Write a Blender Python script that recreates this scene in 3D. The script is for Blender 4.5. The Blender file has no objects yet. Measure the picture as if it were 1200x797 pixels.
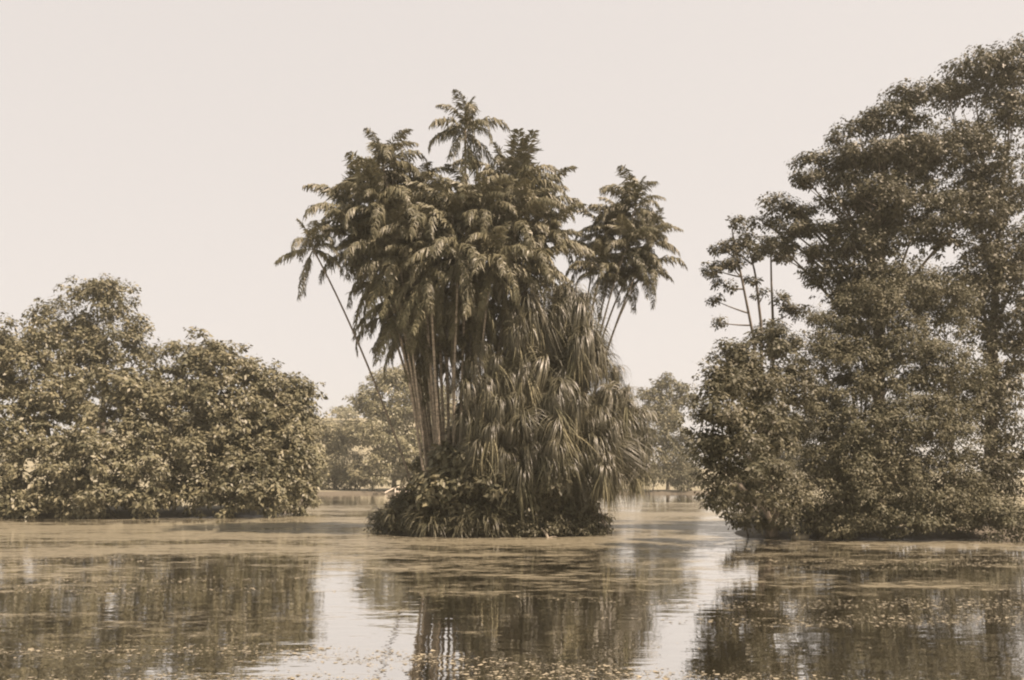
import bpy, math, random
import numpy as np

SC = bpy.context.scene
COL = SC.collection
F, HY, CAMH = 1050.0, 560.0, 3.0
PI = math.pi


def at(px, py, D):
    """a point of the place: px, py as read off the photograph, D metres away"""
    return np.array([(px - 600.0) / F * D, D, CAMH + (HY - py) / F * D])


def nrm(v):
    return v / np.maximum(np.linalg.norm(v, axis=-1, keepdims=True), 1e-9)


# ------------------------------------------------------------------ materials
def new_mat(name):
    m = bpy.data.materials.new(name)
    m.use_nodes = True
    nt = m.node_tree
    nt.nodes.clear()
    return m, nt, nt.nodes, nt.links


def ramp(nd, stops):
    r = nd.new('ShaderNodeValToRGB')
    el = r.color_ramp.elements
    el[0].position, el[0].color = stops[0][0], (*stops[0][1], 1)
    el[1].position, el[1].color = stops[-1][0], (*stops[-1][1], 1)
    for p, c in stops[1:-1]:
        e = el.new(p)
        e.color = (*c, 1)
    return r


def leaf_mat(name, dark, light, rough=0.42, spec=0.5, transl=0.25, patch=0.5):
    dark = (dark[0], dark[0] * 1.04, dark[0] * 0.57)
    light = (light[0], light[0] * 0.89, light[0] * 0.52)
    m, nt, nd, lk = new_mat(name)
    geo = nd.new('ShaderNodeNewGeometry')
    nz = nd.new('ShaderNodeTexNoise')
    nz.inputs['Scale'].default_value = patch
    nz.inputs['Detail'].default_value = 3
    lk.new(geo.outputs['Position'], nz.inputs['Vector'])
    ad = nd.new('ShaderNodeMath'); ad.operation = 'MULTIPLY_ADD'
    ad.inputs[1].default_value = 0.55
    lk.new(geo.outputs['Random Per Island'], ad.inputs[0])
    mu = nd.new('ShaderNodeMath'); mu.operation = 'MULTIPLY_ADD'
    mu.inputs[1].default_value = 0.9; mu.inputs[2].default_value = -0.22
    lk.new(nz.outputs['Fac'], mu.inputs[0])
    lk.new(mu.outputs[0], ad.inputs[2])
    r = ramp(nd, [(0.0, dark), (0.55, tuple((a + b) / 2 for a, b in zip(dark, light))), (1.0, light)])
    lk.new(ad.outputs[0], r.inputs['Fac'])
    p = nd.new('ShaderNodeBsdfPrincipled')
    p.inputs['Roughness'].default_value = rough
    p.inputs['Specular IOR Level'].default_value = spec
    lk.new(r.outputs['Color'], p.inputs['Base Color'])
    t = nd.new('ShaderNodeBsdfTranslucent')
    lk.new(r.outputs['Color'], t.inputs['Color'])
    mx = nd.new('ShaderNodeMixShader'); mx.inputs['Fac'].default_value = transl
    lk.new(p.outputs[0], mx.inputs[1]); lk.new(t.outputs[0], mx.inputs[2])
    o = nd.new('ShaderNodeOutputMaterial')
    lk.new(mx.outputs[0], o.inputs['Surface'])
    return m


def bark_mat(name, dark, light, ring=None, scale=6.0):
    m, nt, nd, lk = new_mat(name)
    geo = nd.new('ShaderNodeNewGeometry')
    mp = nd.new('ShaderNodeMapping')
    mp.inputs['Scale'].default_value = (1, 1, 0.35) if not ring else (0.25, 0.25, 1)
    lk.new(geo.outputs['Position'], mp.inputs['Vector'])
    nz = nd.new('ShaderNodeTexNoise'); nz.inputs['Scale'].default_value = scale
    nz.inputs['Detail'].default_value = 6
    lk.new(mp.outputs[0], nz.inputs['Vector'])
    r = ramp(nd, [(0.32, dark), (0.68, light)])
    lk.new(nz.outputs['Fac'], r.inputs['Fac'])
    p = nd.new('ShaderNodeBsdfPrincipled')
    p.inputs['Roughness'].default_value = 0.8
    lk.new(r.outputs['Color'], p.inputs['Base Color'])
    b = nd.new('ShaderNodeBump'); b.inputs['Strength'].default_value = 0.6
    b.inputs['Distance'].default_value = 0.03
    lk.new(nz.outputs['Fac'], b.inputs['Height'])
    lk.new(b.outputs[0], p.inputs['Normal'])
    o = nd.new('ShaderNodeOutputMaterial')
    lk.new(p.outputs[0], o.inputs['Surface'])
    return m


M = {}
M['palm'] = leaf_mat('palm_leaf', (0.047, 0.047, 0.028), (0.129, 0.110, 0.066), 0.5, 0.32, 0.16)
M['pandan'] = leaf_mat('screw_pine_leaf', (0.034, 0.050, 0.030), (0.105, 0.136, 0.085), 0.48, 0.5, 0.16)
M['strap'] = leaf_mat('strap_leaf', (0.039, 0.040, 0.024), (0.099, 0.098, 0.060), 0.5, 0.35, 0.16)
M['bushleft'] = leaf_mat('large_leaf', (0.052, 0.050, 0.030), (0.155, 0.124, 0.075), 0.5, 0.3, 0.16)
M['right'] = leaf_mat('dark_leaf', (0.036, 0.037, 0.022), (0.090, 0.088, 0.053), 0.55, 0.22, 0.16)
M['vine'] = leaf_mat('vine_leaf', (0.047, 0.047, 0.028), (0.107, 0.103, 0.062), 0.6, 0.2, 0.16)
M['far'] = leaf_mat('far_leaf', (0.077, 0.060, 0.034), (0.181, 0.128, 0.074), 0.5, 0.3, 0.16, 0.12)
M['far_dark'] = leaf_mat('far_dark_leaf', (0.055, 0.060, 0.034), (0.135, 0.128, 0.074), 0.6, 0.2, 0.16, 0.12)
M['dead_palm'] = leaf_mat('dead_palm_leaf', (0.055, 0.05, 0.03), (0.15, 0.13, 0.08), 0.7, 0.2, 0.1)
M['bark'] = bark_mat('rough_bark', (0.05, 0.042, 0.03), (0.13, 0.108, 0.078))
M['palmbark'] = bark_mat('ringed_palm_bark', (0.10, 0.085, 0.06), (0.30, 0.255, 0.19), ring=True, scale=9)
M['root'] = bark_mat('pale_root_bark', (0.09, 0.078, 0.056), (0.24, 0.205, 0.15))
M['wood'] = bark_mat('weathered_wood', (0.42, 0.37, 0.29), (0.62, 0.55, 0.45), scale=10)
M['stone'] = bark_mat('pale_stone', (0.09, 0.082, 0.058), (0.20, 0.18, 0.13), scale=5)


# ------------------------------------------------------------------ mesh help
def link(name, V, Q, mat, parent=None, smooth=False, T=None):
    V = np.asarray(V, np.float32).reshape(-1, 3)
    me = bpy.data.meshes.new(name)
    me.vertices.add(len(V)); me.vertices.foreach_set('co', V.ravel())
    Q = np.asarray(Q, np.int32).reshape(-1, 4)
    nq = len(Q)
    nt_ = 0 if T is None else len(T)
    loops = Q.ravel()
    starts = np.arange(nq) * 4
    if nt_:
        T = np.asarray(T, np.int32).reshape(-1, 3)
        loops = np.concatenate([loops, T.ravel()])
        starts = np.concatenate([starts, nq * 4 + np.arange(nt_) * 3])
    me.loops.add(len(loops)); me.loops.foreach_set('vertex_index', loops.astype(np.int32))
    me.polygons.add(nq + nt_); me.polygons.foreach_set('loop_start', starts.astype(np.int32))
    if smooth:
        me.polygons.foreach_set('use_smooth', np.ones(nq + nt_, bool))
    me.update(calc_edges=True)
    me.validate()
    me.materials.append(mat)
    o = bpy.data.objects.new(name, me)
    COL.objects.link(o)
    if parent is not None:
        o.parent = parent
    return o


def thing(name, label, cat, loc, group=None):
    o = bpy.data.objects.new(name, None)
    COL.objects.link(o)
    o.empty_display_size = 0.3
    o.location = tuple(float(v) for v in loc)
    o['label'] = label
    o['category'] = cat
    if group:
        o['group'] = group
    return o


def tube(pts, radii, sides=7):
    pts = np.asarray(pts, float)
    radii = np.broadcast_to(np.asarray(radii, float), (len(pts),))
    tan = nrm(np.gradient(pts, axis=0))
    ref = np.array([0.31, 0.95, 0.05])
    a = nrm(np.cross(tan, ref)); b = np.cross(tan, a)
    th = np.arange(sides) / sides * 2 * PI
    V = pts[:, None] + radii[:, None, None] * (a[:, None] * np.cos(th)[None, :, None] + b[:, None] * np.sin(th)[None, :, None])
    n = len(pts)
    i = np.arange(n - 1)[:, None] * sides; j = np.arange(sides)[None]; k = (j + 1) % sides
    Q = np.stack([i + j, i + k, i + sides + k, i + sides + j], -1).reshape(-1, 4)
    return V.reshape(-1, 3), Q


def bez(p0, p1, p2, n=9):
    t = np.linspace(0, 1, n)[:, None]
    return (1 - t) ** 2 * p0 + 2 * t * (1 - t) * p1 + t * t * p2


class MB:
    def __init__(self):
        self.V, self.Q, self.n = [], [], 0

    def add(self, V, Q):
        self.V.append(np.asarray(V, float).reshape(-1, 3)); self.Q.append(np.asarray(Q).reshape(-1, 4) + self.n)
        self.n += len(self.V[-1])

    def box(self, c, s, rz=0.0, ry=0.0):
        c = np.array(c, float); s = np.array(s, float) / 2
        g = np.array([[x, y, z] for x in (-1, 1) for y in (-1, 1) for z in (-1, 1)]) * s
        R1 = np.array([[math.cos(ry), 0, math.sin(ry)], [0, 1, 0], [-math.sin(ry), 0, math.cos(ry)]])
        R2 = np.array([[math.cos(rz), -math.sin(rz), 0], [math.sin(rz), math.cos(rz), 0], [0, 0, 1]])
        self.add(g @ R1.T @ R2.T + c, [[0, 1, 3, 2], [4, 6, 7, 5], [0, 4, 5, 1], [2, 3, 7, 6], [0, 2, 6, 4], [1, 5, 7, 3]])

    def build(self, name, mat, parent=None, smooth=False, origin=None):
        V = np.concatenate(self.V)
        if origin is not None:
            V = V - np.asarray(origin)
        return link(name, V, np.concatenate(self.Q), mat, parent, smooth)


def leaf_quads(P, N, T, L, W, droop=0.15):
    """one folded diamond leaf per row"""
    S = nrm(np.cross(N, T))
    L = L[:, None]; W = W[:, None]
    up = np.cross(T, S) * -1.0
    mid = P + T * L * 0.45
    a = mid + S * W * 0.5 - N * W * 0.12
    b = mid - S * W * 0.5 - N * W * 0.12
    tip = P + T * L - np.array([0, 0, 1.0]) * L * droop
    V = np.stack([P, a, tip, b], 1).reshape(-1, 3)
    Q = np.arange(len(P) * 4).reshape(-1, 4)
    return V, Q


def unit(rng, n):
    return nrm(rng.normal(size=(n, 3)))


def crown(rng, blobs, leaf, dens=1.0, sub=0.75, per=60, flat=0.65, fill=0.15, spray=0.08):
    """blobs: list of (centre, radii).  Leaves sit in many small clumps spread over each limb's mass."""
    V, Q, n = [], [], 0
    for c, r in blobs:
        r = np.asarray(r, float)
        area = 4 * PI * ((r[0] * r[1]) ** 1.6 / 3 + (r[0] * r[2]) ** 1.6 / 3 + (r[1] * r[2]) ** 1.6 / 3) ** (1 / 1.6)
        k = max(6, int(area / (sub * sub * 1.5) * dens))
        d = unit(rng, k)
        d[:, 2] = np.where((d[:, 2] < -0.35) & (rng.random(k) < 0.5), -d[:, 2], d[:, 2])
        rad = rng.uniform(0.55, 1.1, k)
        far_ = rng.random(k) < spray
        rad = np.where(far_, rng.uniform(1.08, 1.36, k), rad)
        inner = rng.random(k) < fill
        rad = np.where(inner, rng.uniform(0.1, 0.6, k), rad)
        cc = c + d * r * rad[:, None]
        ss = sub * rng.uniform(0.45, 1.3, k) * np.where(far_, 0.55, 1.0)
        m = np.maximum(8, (per * (ss / sub) ** 2 * rng.uniform(0.7, 1.2, k)).astype(int))
        idx = np.repeat(np.arange(k), m)
        tot = len(idx)
        u = unit(rng, tot) * (rng.random(tot) ** 0.45)[:, None]
        off = u * ss[idx][:, None] * np.array([1, 1, flat])
        P = cc[idx] + off
        out = nrm(off + d[idx] * 0.35 * ss[idx][:, None])
        N = nrm(out * 0.8 + np.array([0, 0, 0.75]) + rng.normal(size=(tot, 3)) * 0.42)
        T = rng.normal(size=(tot, 3)) + out * 0.8 + np.array([0, 0, -0.25])
        T = nrm(T - N * np.sum(T * N, 1, keepdims=True))
        L = leaf * rng.uniform(0.5, 1.3, tot) * rng.uniform(0.75, 1.2, k)[idx]
        v, q = leaf_quads(P, N, T, L, L * rng.uniform(0.42, 0.62, tot))
        V.append(v); Q.append(q + n); n += len(v)
    return np.concatenate(V), np.concatenate(Q)


def branch_mesh(rng, base, blobs, r0, fork=0.35, lean=None, sides=7, twigs=3):
    """tapered trunk plus one limb to each mass of the crown"""
    mb = MB()
    cs = np.array([b[0] for b in blobs])
    top = cs.mean(0) if lean is None else np.asarray(lean, float)
    ctrl = base * 0.5 + top * 0.5 + np.array([rng.normal() * 0.3, rng.normal() * 0.3, 0])
    ctrl[:2] = base[:2] * 0.7 + top[:2] * 0.3
    tr = bez(base - np.array([0, 0, 0.4]), ctrl, top, 14)
    rad = r0 * np.linspace(1, 0.3, 14); rad[0] *= 1.5; rad[1] *= 1.15
    mb.add(*tube(tr, rad, sides + 2))
    for c, r in blobs:
        t = np.clip((c[2] - base[2]) / max(top[2] - base[2], 0.1) - 0.25, fork * 0.6, 0.92)
        i = int(t * 13)
        s = tr[i]
        mid = (s + c) / 2 + np.array([0, 0, 0.18 * np.linalg.norm(c - s)]) * rng.uniform(0.1, 0.9)
        rr = rad[i] * 0.55
        p = bez(s, mid, c, 9)
        mb.add(*tube(p, np.linspace(rr, rr * 0.25, 9), sides))
        for k in range(twigs):
            dd = unit(rng, 1)[0]; dd[2] = abs(dd[2]) * 0.6
            e = c + dd * np.asarray(r) * 0.9
            a = p[rng.integers(4, 8)]
            mb.add(*tube(bez(a, (a + e) / 2 + np.array([0, 0, 0.2]), e, 6), np.linspace(rr * 0.3, rr * 0.08, 6), 5))
    return mb


def tree(name, label, cat, base, blobs, mat, leaf=0.3, r0=0.3, seed=0, group=None, lean=None, bark='bark', twigs=3, **kw):
    rng = np.random.default_rng(seed)
    base = np.asarray(base, float)
    t = thing(name, label, cat, base, group)
    branch_mesh(rng, base, blobs, r0, lean=lean, twigs=twigs).build('trunk', M[bark], t, True, base)
    V, Q = crown(rng, blobs, leaf, **kw)
    link('crown', V - base, Q, M[mat], t)
    return t


def B(px, py, D, rx, ry=None, rd=None):
    """crown mass: centre as seen, half width / half height in photo pixels, depth half-size as a share of the width"""
    ry = ry or rx
    s = D / F
    return (at(px, py, D), (rx * s, (rd or 0.9) * rx * s, ry * s))


# ------------------------------------------------------------------ terrain
POND = np.array([(-70, 5), (-75, 62), (-45, 65), (-30, 66.5), (-22, 70), (-18.6, 76), (-22, 92), (-27, 122), (-38, 160),
                 (-24, 167), (0, 165.5), (22, 167), (37, 164), (33, 130), (21, 82), (13.5, 54), (11.3, 45.8), (12.2, 43.6), (17, 44.2), (23, 44.2), (48, 41), (60, 5)], float)
ISL_C, ISL_R = np.array([-1.1, 50.6]), np.array([6.0, 5.4])


def pond_sd(x, y):
    """signed distance to the bank, negative in the water"""
    d = np.full(x.shape, 1e9); inside = np.zeros(x.shape, bool)
    n = len(POND)
    for i in range(n):
        a, b = POND[i], POND[(i + 1) % n]
        ab = b - a
        t = np.clip(((x - a[0]) * ab[0] + (y - a[1]) * ab[1]) / (ab @ ab), 0, 1)
        d = np.minimum(d, np.hypot(x - a[0] - t * ab[0], y - a[1] - t * ab[1]))
        cond = ((a[1] > y) != (b[1] > y)) & (x < (b[0] - a[0]) * (y - a[1]) / (b[1] - a[1] + 1e-12) + a[0])
        inside ^= cond
    return np.where(inside, -d, d)


def ground_z(x, y):
    x = np.asarray(x, float); y = np.asarray(y, float)
    wob = 0.5 * np.sin(x * 0.9 + 1.3 * np.sin(y * 0.31)) + 0.4 * np.sin(y * 0.75 + x * 0.2)
    sd = pond_sd(x, y) + wob * 0.5
    z = np.clip(0.28 * sd, -1.6, 0.5) + np.clip(sd - 1.8, 0, 30) * 0.012
    q = np.hypot((x - ISL_C[0]) / ISL_R[0], (y - ISL_C[1]) / ISL_R[1])
    z = np.maximum(z, np.where(q < 1.5, np.clip((1.02 - q) * 2.4, -1.6, 0.7), -9))
    hill = 29 * np.exp(-(((x + 95) / 110) ** 4 + ((y - 400) / 75) ** 2)) + 8 * np.exp(-(((x - 120) / 200) ** 2 + ((y - 560) / 110) ** 2))
    z = z + hill
    return z


def build_ground():
    xs = np.concatenate([-np.geomspace(1500, 90, 22), np.arange(-84, 84.1, 1.2), np.geomspace(90, 1500, 22)])
    ys = np.concatenate([[-120, -60, -30, -15, -6], np.arange(0, 182, 1.2), np.geomspace(184, 1600, 34)])
    X, Y = np.meshgrid(xs, ys)
    Z = ground_z(X, Y)
    V = np.stack([X, Y, Z], -1).reshape(-1, 3)
    nx, ny = len(xs), len(ys)
    i = np.arange(ny - 1)[:, None] * nx + np.arange(nx - 1)[None]
    Q = np.stack([i, i + 1, i + nx + 1, i + nx], -1).reshape(-1, 4)
    m, nt, nd, lk = new_mat('grassy_ground')
    geo = nd.new('ShaderNodeNewGeometry')
    nz = nd.new('ShaderNodeTexNoise'); nz.inputs['Scale'].default_value = 0.35; nz.inputs['Detail'].default_value = 9
    nz.inputs['Roughness'].default_value = 0.7
    lk.new(geo.outputs['Position'], nz.inputs['Vector'])
    r = ramp(nd, [(0.3, (0.08, 0.074, 0.045)), (0.55, (0.15, 0.135, 0.085)), (0.75, (0.23, 0.205, 0.13))])
    lk.new(nz.outputs['Fac'], r.inputs['Fac'])
    # wet mud just above and below the waterline
    sx = nd.new('ShaderNodeSeparateXYZ'); lk.new(geo.outputs['Position'], sx.inputs[0])
    mr = nd.new('ShaderNodeMapRange'); mr.inputs['From Min'].default_value = 0.42; mr.inputs['From Max'].default_value = 0.62
    lk.new(sx.outputs['Z'], mr.inputs['Value'])
    mx = nd.new('ShaderNodeMixRGB'); mx.inputs[1].default_value = (0.055, 0.046, 0.03, 1)
    lk.new(mr.outputs[0], mx.inputs[0]); lk.new(r.outputs['Color'], mx.inputs[2])
    p = nd.new('ShaderNodeBsdfPrincipled'); p.inputs['Roughness'].default_value = 0.9
    lk.new(mx.outputs[0], p.inputs['Base Color'])
    b = nd.new('ShaderNodeBump'); b.inputs['Distance'].default_value = 0.2; b.inputs['Strength'].default_value = 0.7
    nz2 = nd.new('ShaderNodeTexNoise'); nz2.inputs['Scale'].default_value = 3; nz2.inputs['Detail'].default_value = 8
    lk.new(geo.outputs['Position'], nz2.inputs['Vector'])
    lk.new(nz2.outputs['Fac'], b.inputs['Height']); lk.new(b.outputs[0], p.inputs['Normal'])
    o = nd.new('ShaderNodeOutputMaterial'); lk.new(p.outputs[0], o.inputs['Surface'])
    g = link('ground', V, Q, m, None, True)
    g['kind'] = 'structure'


def build_water():
    m, nt, nd, lk = new_mat('pond_water')
    geo = nd.new('ShaderNodeNewGeometry')
    # floating film of weed: broad rafts broken up by fine flecks
    def noise(scale, detail, rough, vec=None, dist=0.0):
        n = nd.new('ShaderNodeTexNoise')
        n.inputs['Scale'].default_value = scale; n.inputs['Detail'].default_value = detail
        n.inputs['Roughness'].default_value = rough; n.inputs['Distortion'].default_value = dist
        lk.new(vec or geo.outputs['Position'], n.inputs['Vector'])
        return n
    def math_(op, a, b, c=None):
        n = nd.new('ShaderNodeMath'); n.operation = op
        for i, v in enumerate((a, b, c)):
            if v is None: continue
            if isinstance(v, (int, float)): n.inputs[i].default_value = v
            else: lk.new(v, n.inputs[i])
        return n.outputs[0]
    mp = nd.new('ShaderNodeMapping'); mp.inputs['Scale'].default_value = (0.42, 1, 1)
    lk.new(geo.outputs['Position'], mp.inputs['Vector'])
    big = noise(0.11, 3, 0.55, mp.outputs[0], 0.6)
    mid = noise(0.9, 5, 0.65, mp.outputs[0], 0.3)
    fine = noise(4.2, 7, 0.78, mp.outputs[0])
    sx = nd.new('ShaderNodeSeparateXYZ'); lk.new(geo.outputs['Position'], sx.inputs[0])
    far = nd.new('ShaderNodeMapRange'); far.inputs['From Min'].default_value = 17; far.inputs['From Max'].default_value = 42
    far.inputs['To Min'].default_value = -0.062; far.inputs['To Max'].default_value = 0.062
    lk.new(sx.outputs['Y'], far.inputs['Value'])
    far2 = nd.new('ShaderNodeMapRange'); far2.inputs['From Min'].default_value = 85; far2.inputs['From Max'].default_value = 120
    far2.inputs['To Min'].default_value = 0; far2.inputs['To Max'].default_value = -0.12
    lk.new(sx.outputs['Y'], far2.inputs['Value'])
    s = math_('MULTIPLY_ADD', big.outputs['Fac'], 0.42, math_('MULTIPLY', mid.outputs['Fac'], 0.36))
    s = math_('MULTIPLY_ADD', fine.outputs['Fac'], 0.42, s)
    s = math_('ADD', s, math_('ADD', far.outputs[0], far2.outputs[0]))
    mask = nd.new('ShaderNodeMapRange'); mask.inputs['From Min'].default_value = 0.595; mask.inputs['From Max'].default_value = 0.675
    lk.new(s, mask.inputs['Value'])
    # water: dark body, strong mirror at low angles
    rip = noise(1.6, 3, 0.55, mp.outputs[0])
    bw = nd.new('ShaderNodeBump'); bw.inputs['Strength'].default_value = 0.14; bw.inputs['Distance'].default_value = 0.06
    lk.new(rip.outputs['Fac'], bw.inputs['Height'])
    dif = nd.new('ShaderNodeBsdfDiffuse'); dif.inputs['Color'].default_value = (0.030, 0.026, 0.016, 1)
    gl = nd.new('ShaderNodeBsdfGlossy'); gl.inputs['Roughness'].default_value = 0.02
    gl.inputs['Color'].default_value = (0.96, 0.95, 0.93, 1)
    lk.new(bw.outputs[0], gl.inputs['Normal'])
    lw = nd.new('ShaderNodeLayerWeight'); lw.inputs['Blend'].default_value = 0.5
    lk.new(bw.outputs[0], lw.inputs['Normal'])
    fr = nd.new('ShaderNodeMath'); fr.operation = 'POWER'; fr.inputs[1].default_value = 0.6
    lk.new(lw.outputs['Facing'], fr.inputs[0])
    wat = nd.new('ShaderNodeMixShader')
    lk.new(fr.outputs[0], wat.inputs['Fac']); lk.new(dif.outputs[0], wat.inputs[1]); lk.new(gl.outputs[0], wat.inputs[2])
    # weed film
    rc = ramp(nd, [(0.3, (0.055, 0.052, 0.034)), (0.7, (0.175, 0.153, 0.10))])
    lk.new(fine.outputs['Fac'], rc.inputs['Fac'])
    wd = nd.new('ShaderNodeBsdfPrincipled'); wd.inputs['Roughness'].default_value = 0.45
    lk.new(rc.outputs['Color'], wd.inputs['Base Color'])
    bb = nd.new('ShaderNodeBump'); bb.inputs['Strength'].default_value = 0.5; bb.inputs['Distance'].default_value = 0.05
    lk.new(fine.outputs['Fac'], bb.inputs['Height']); lk.new(bb.outputs[0], wd.inputs['Normal'])
    mx = nd.new('ShaderNodeMixShader')
    mfac = math_('MULTIPLY', mask.outputs[0], 0.8)
    lk.new(mfac, mx.inputs['Fac']); lk.new(wat.outputs[0], mx.inputs[1]); lk.new(wd.outputs[0], mx.inputs[2])
    o = nd.new('ShaderNodeOutputMaterial'); lk.new(mx.outputs[0], o.inputs['Surface'])
    V = [(-80, 3, 0), (62, 3, 0), (62, 175, 0), (-80, 175, 0)]
    w = link('water', V, [[0, 1, 2, 3]], m)
    w['kind'] = 'structure'
    # small floating leaves and weed scraps lying on the film
    rng = np.random.default_rng(77)
    n = 90000
    D = 11 + 95 * rng.random(n) ** 1.5
    x = (rng.uniform(-620, 640, n)) / F * D
    y = D
    f = 0.9 * np.sin(x * 0.19 + 2 * np.sin(y * 0.17)) + np.sin(y * 0.62 + 1.4 * np.sin(x * 0.17)) + 0.9 * np.sin(y * 2.3 + x * 0.35 + 1.5 * np.sin(x * 0.4))
    keep = (f + rng.normal(size=n) * 0.35 > 1.25) & (pond_sd(x, y) < -0.5)
    q = np.hypot((x - ISL_C[0]) / ISL_R[0], (y - ISL_C[1]) / ISL_R[1])
    keep &= q > 1.02
    x, y = x[keep], y[keep]
    n = len(x)
    P = np.stack([x, y, rng.uniform(0.006, 0.02, n)], -1)
    a = rng.uniform(0, 2 * PI, n)
    T = np.stack([np.cos(a), np.sin(a), np.zeros(n)], -1)
    N = nrm(np.stack([rng.normal(size=n) * 0.12, rng.normal(size=n) * 0.12, np.ones(n)], -1))
    L = np.minimum(rng.lognormal(-3.0, 0.45, n), 0.16) * (0.75 + D[keep] / 60)
    V, Q = leaf_quads(P, N, T, L, L * 0.7, 0.0)
    V[:, 2] = np.maximum(V[:, 2], 0.004)
    wm = bark_mat('floating_weed_leaf', (0.06, 0.054, 0.036), (0.21, 0.185, 0.125), scale=3.0)
    o = link('floating_weed', V, Q, wm)
    o['kind'] = 'stuff'; o['label'] = 'pale scraps of weed and leaves floating on the pond'; o['category'] = 'pond weed'


# ------------------------------------------------------------------ palms
def frond_mesh(seed, e0, bend, length=3.0, hang=1.0, mat=None):
    rng = np.random.default_rng(seed)
    n = 22
    t = np.linspace(0, 1, n)
    ang = e0 - bend * (t ** 1.35)
    seg = length / (n - 1)
    pts = np.zeros((n, 3))
    sway = rng.normal() * 0.45
    for i in range(1, n):
        pts[i] = pts[i - 1] + seg * np.array([math.cos(ang[i]), sway * t[i] * 0.5, math.sin(ang[i])])
    mb = MB()
    mb.add(*tube(pts, np.linspace(0.038, 0.009, n), 5))
    for side in (-1, 1):
        k = 58
        tt = np.linspace(0.12, 0.995, k) + rng.normal(size=k) * 0.008
        gap = rng.uniform(0.2, 0.9)
        tt = tt[(rng.random(k) > 0.10) & (np.abs(tt - gap) > rng.uniform(0.0, 0.035))]
        k = len(tt)
        tt = np.clip(tt, 0.05, 1)
        idx = tt * (n - 1); i0 = np.minimum(idx.astype(int), n - 2); fr = (idx - i0)[:, None]
        P = pts[i0] * (1 - fr) + pts[i0 + 1] * fr
        tang = nrm(pts[i0 + 1] - pts[i0])
        L = 0.85 * (0.35 + 0.65 * np.sin(np.clip(tt * 1.02, 0, 1) * PI * 0.86 + 0.35)) * rng.uniform(0.65, 1.15, k)
        lat = np.array([0, side, 0.0])
        d1 = nrm(lat * 0.75 + tang * 0.6 + np.array([0, 0, -0.3 * hang + 0.1]) + rng.normal(size=(k, 3)) * 0.16)
        d2 = nrm(lat * (0.55 - 0.35 * hang) + tang * 0.4 + np.array([0, 0, -1.0 * hang]) + rng.normal(size=(k, 3)) * 0.2)
        w = 0.05 * rng.uniform(0.7, 1.25, k)[:, None]
        wd = nrm(tang + rng.normal(size=(k, 3)) * 0.25)
        m1 = P + d1 * (L * 0.4)[:, None]; tip = m1 + d2 * (L * 0.6)[:, None]
        V = np.stack([P - wd * w * 0.35, P + wd * w * 0.35, m1 + wd * w, m1 - wd * w, tip + wd * w * 0.2, tip - wd * w * 0.2], 1).reshape(-1, 3)
        b = np.arange(k)[:, None] * 6
        Q = np.concatenate([b + np.array([[0, 1, 2, 3]]), b + np.array([[3, 2, 4, 5]])])
        mb.add(V, Q)
    o = mb.build('frond', mat or M['palm'])
    me = o.data
    bpy.data.objects.remove(o)
    return me


FRONDS = None


def add_part(name, me, parent, loc, rz, sc, tilt=0.0):
    o = bpy.data.objects.new(name, me)
    COL.objects.link(o)
    o.parent = parent
    o.location = tuple(float(v) for v in loc)
    o.rotation_euler = (tilt * 0.6, tilt, rz)
    o.scale = (sc, sc, sc)
    return o


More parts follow.
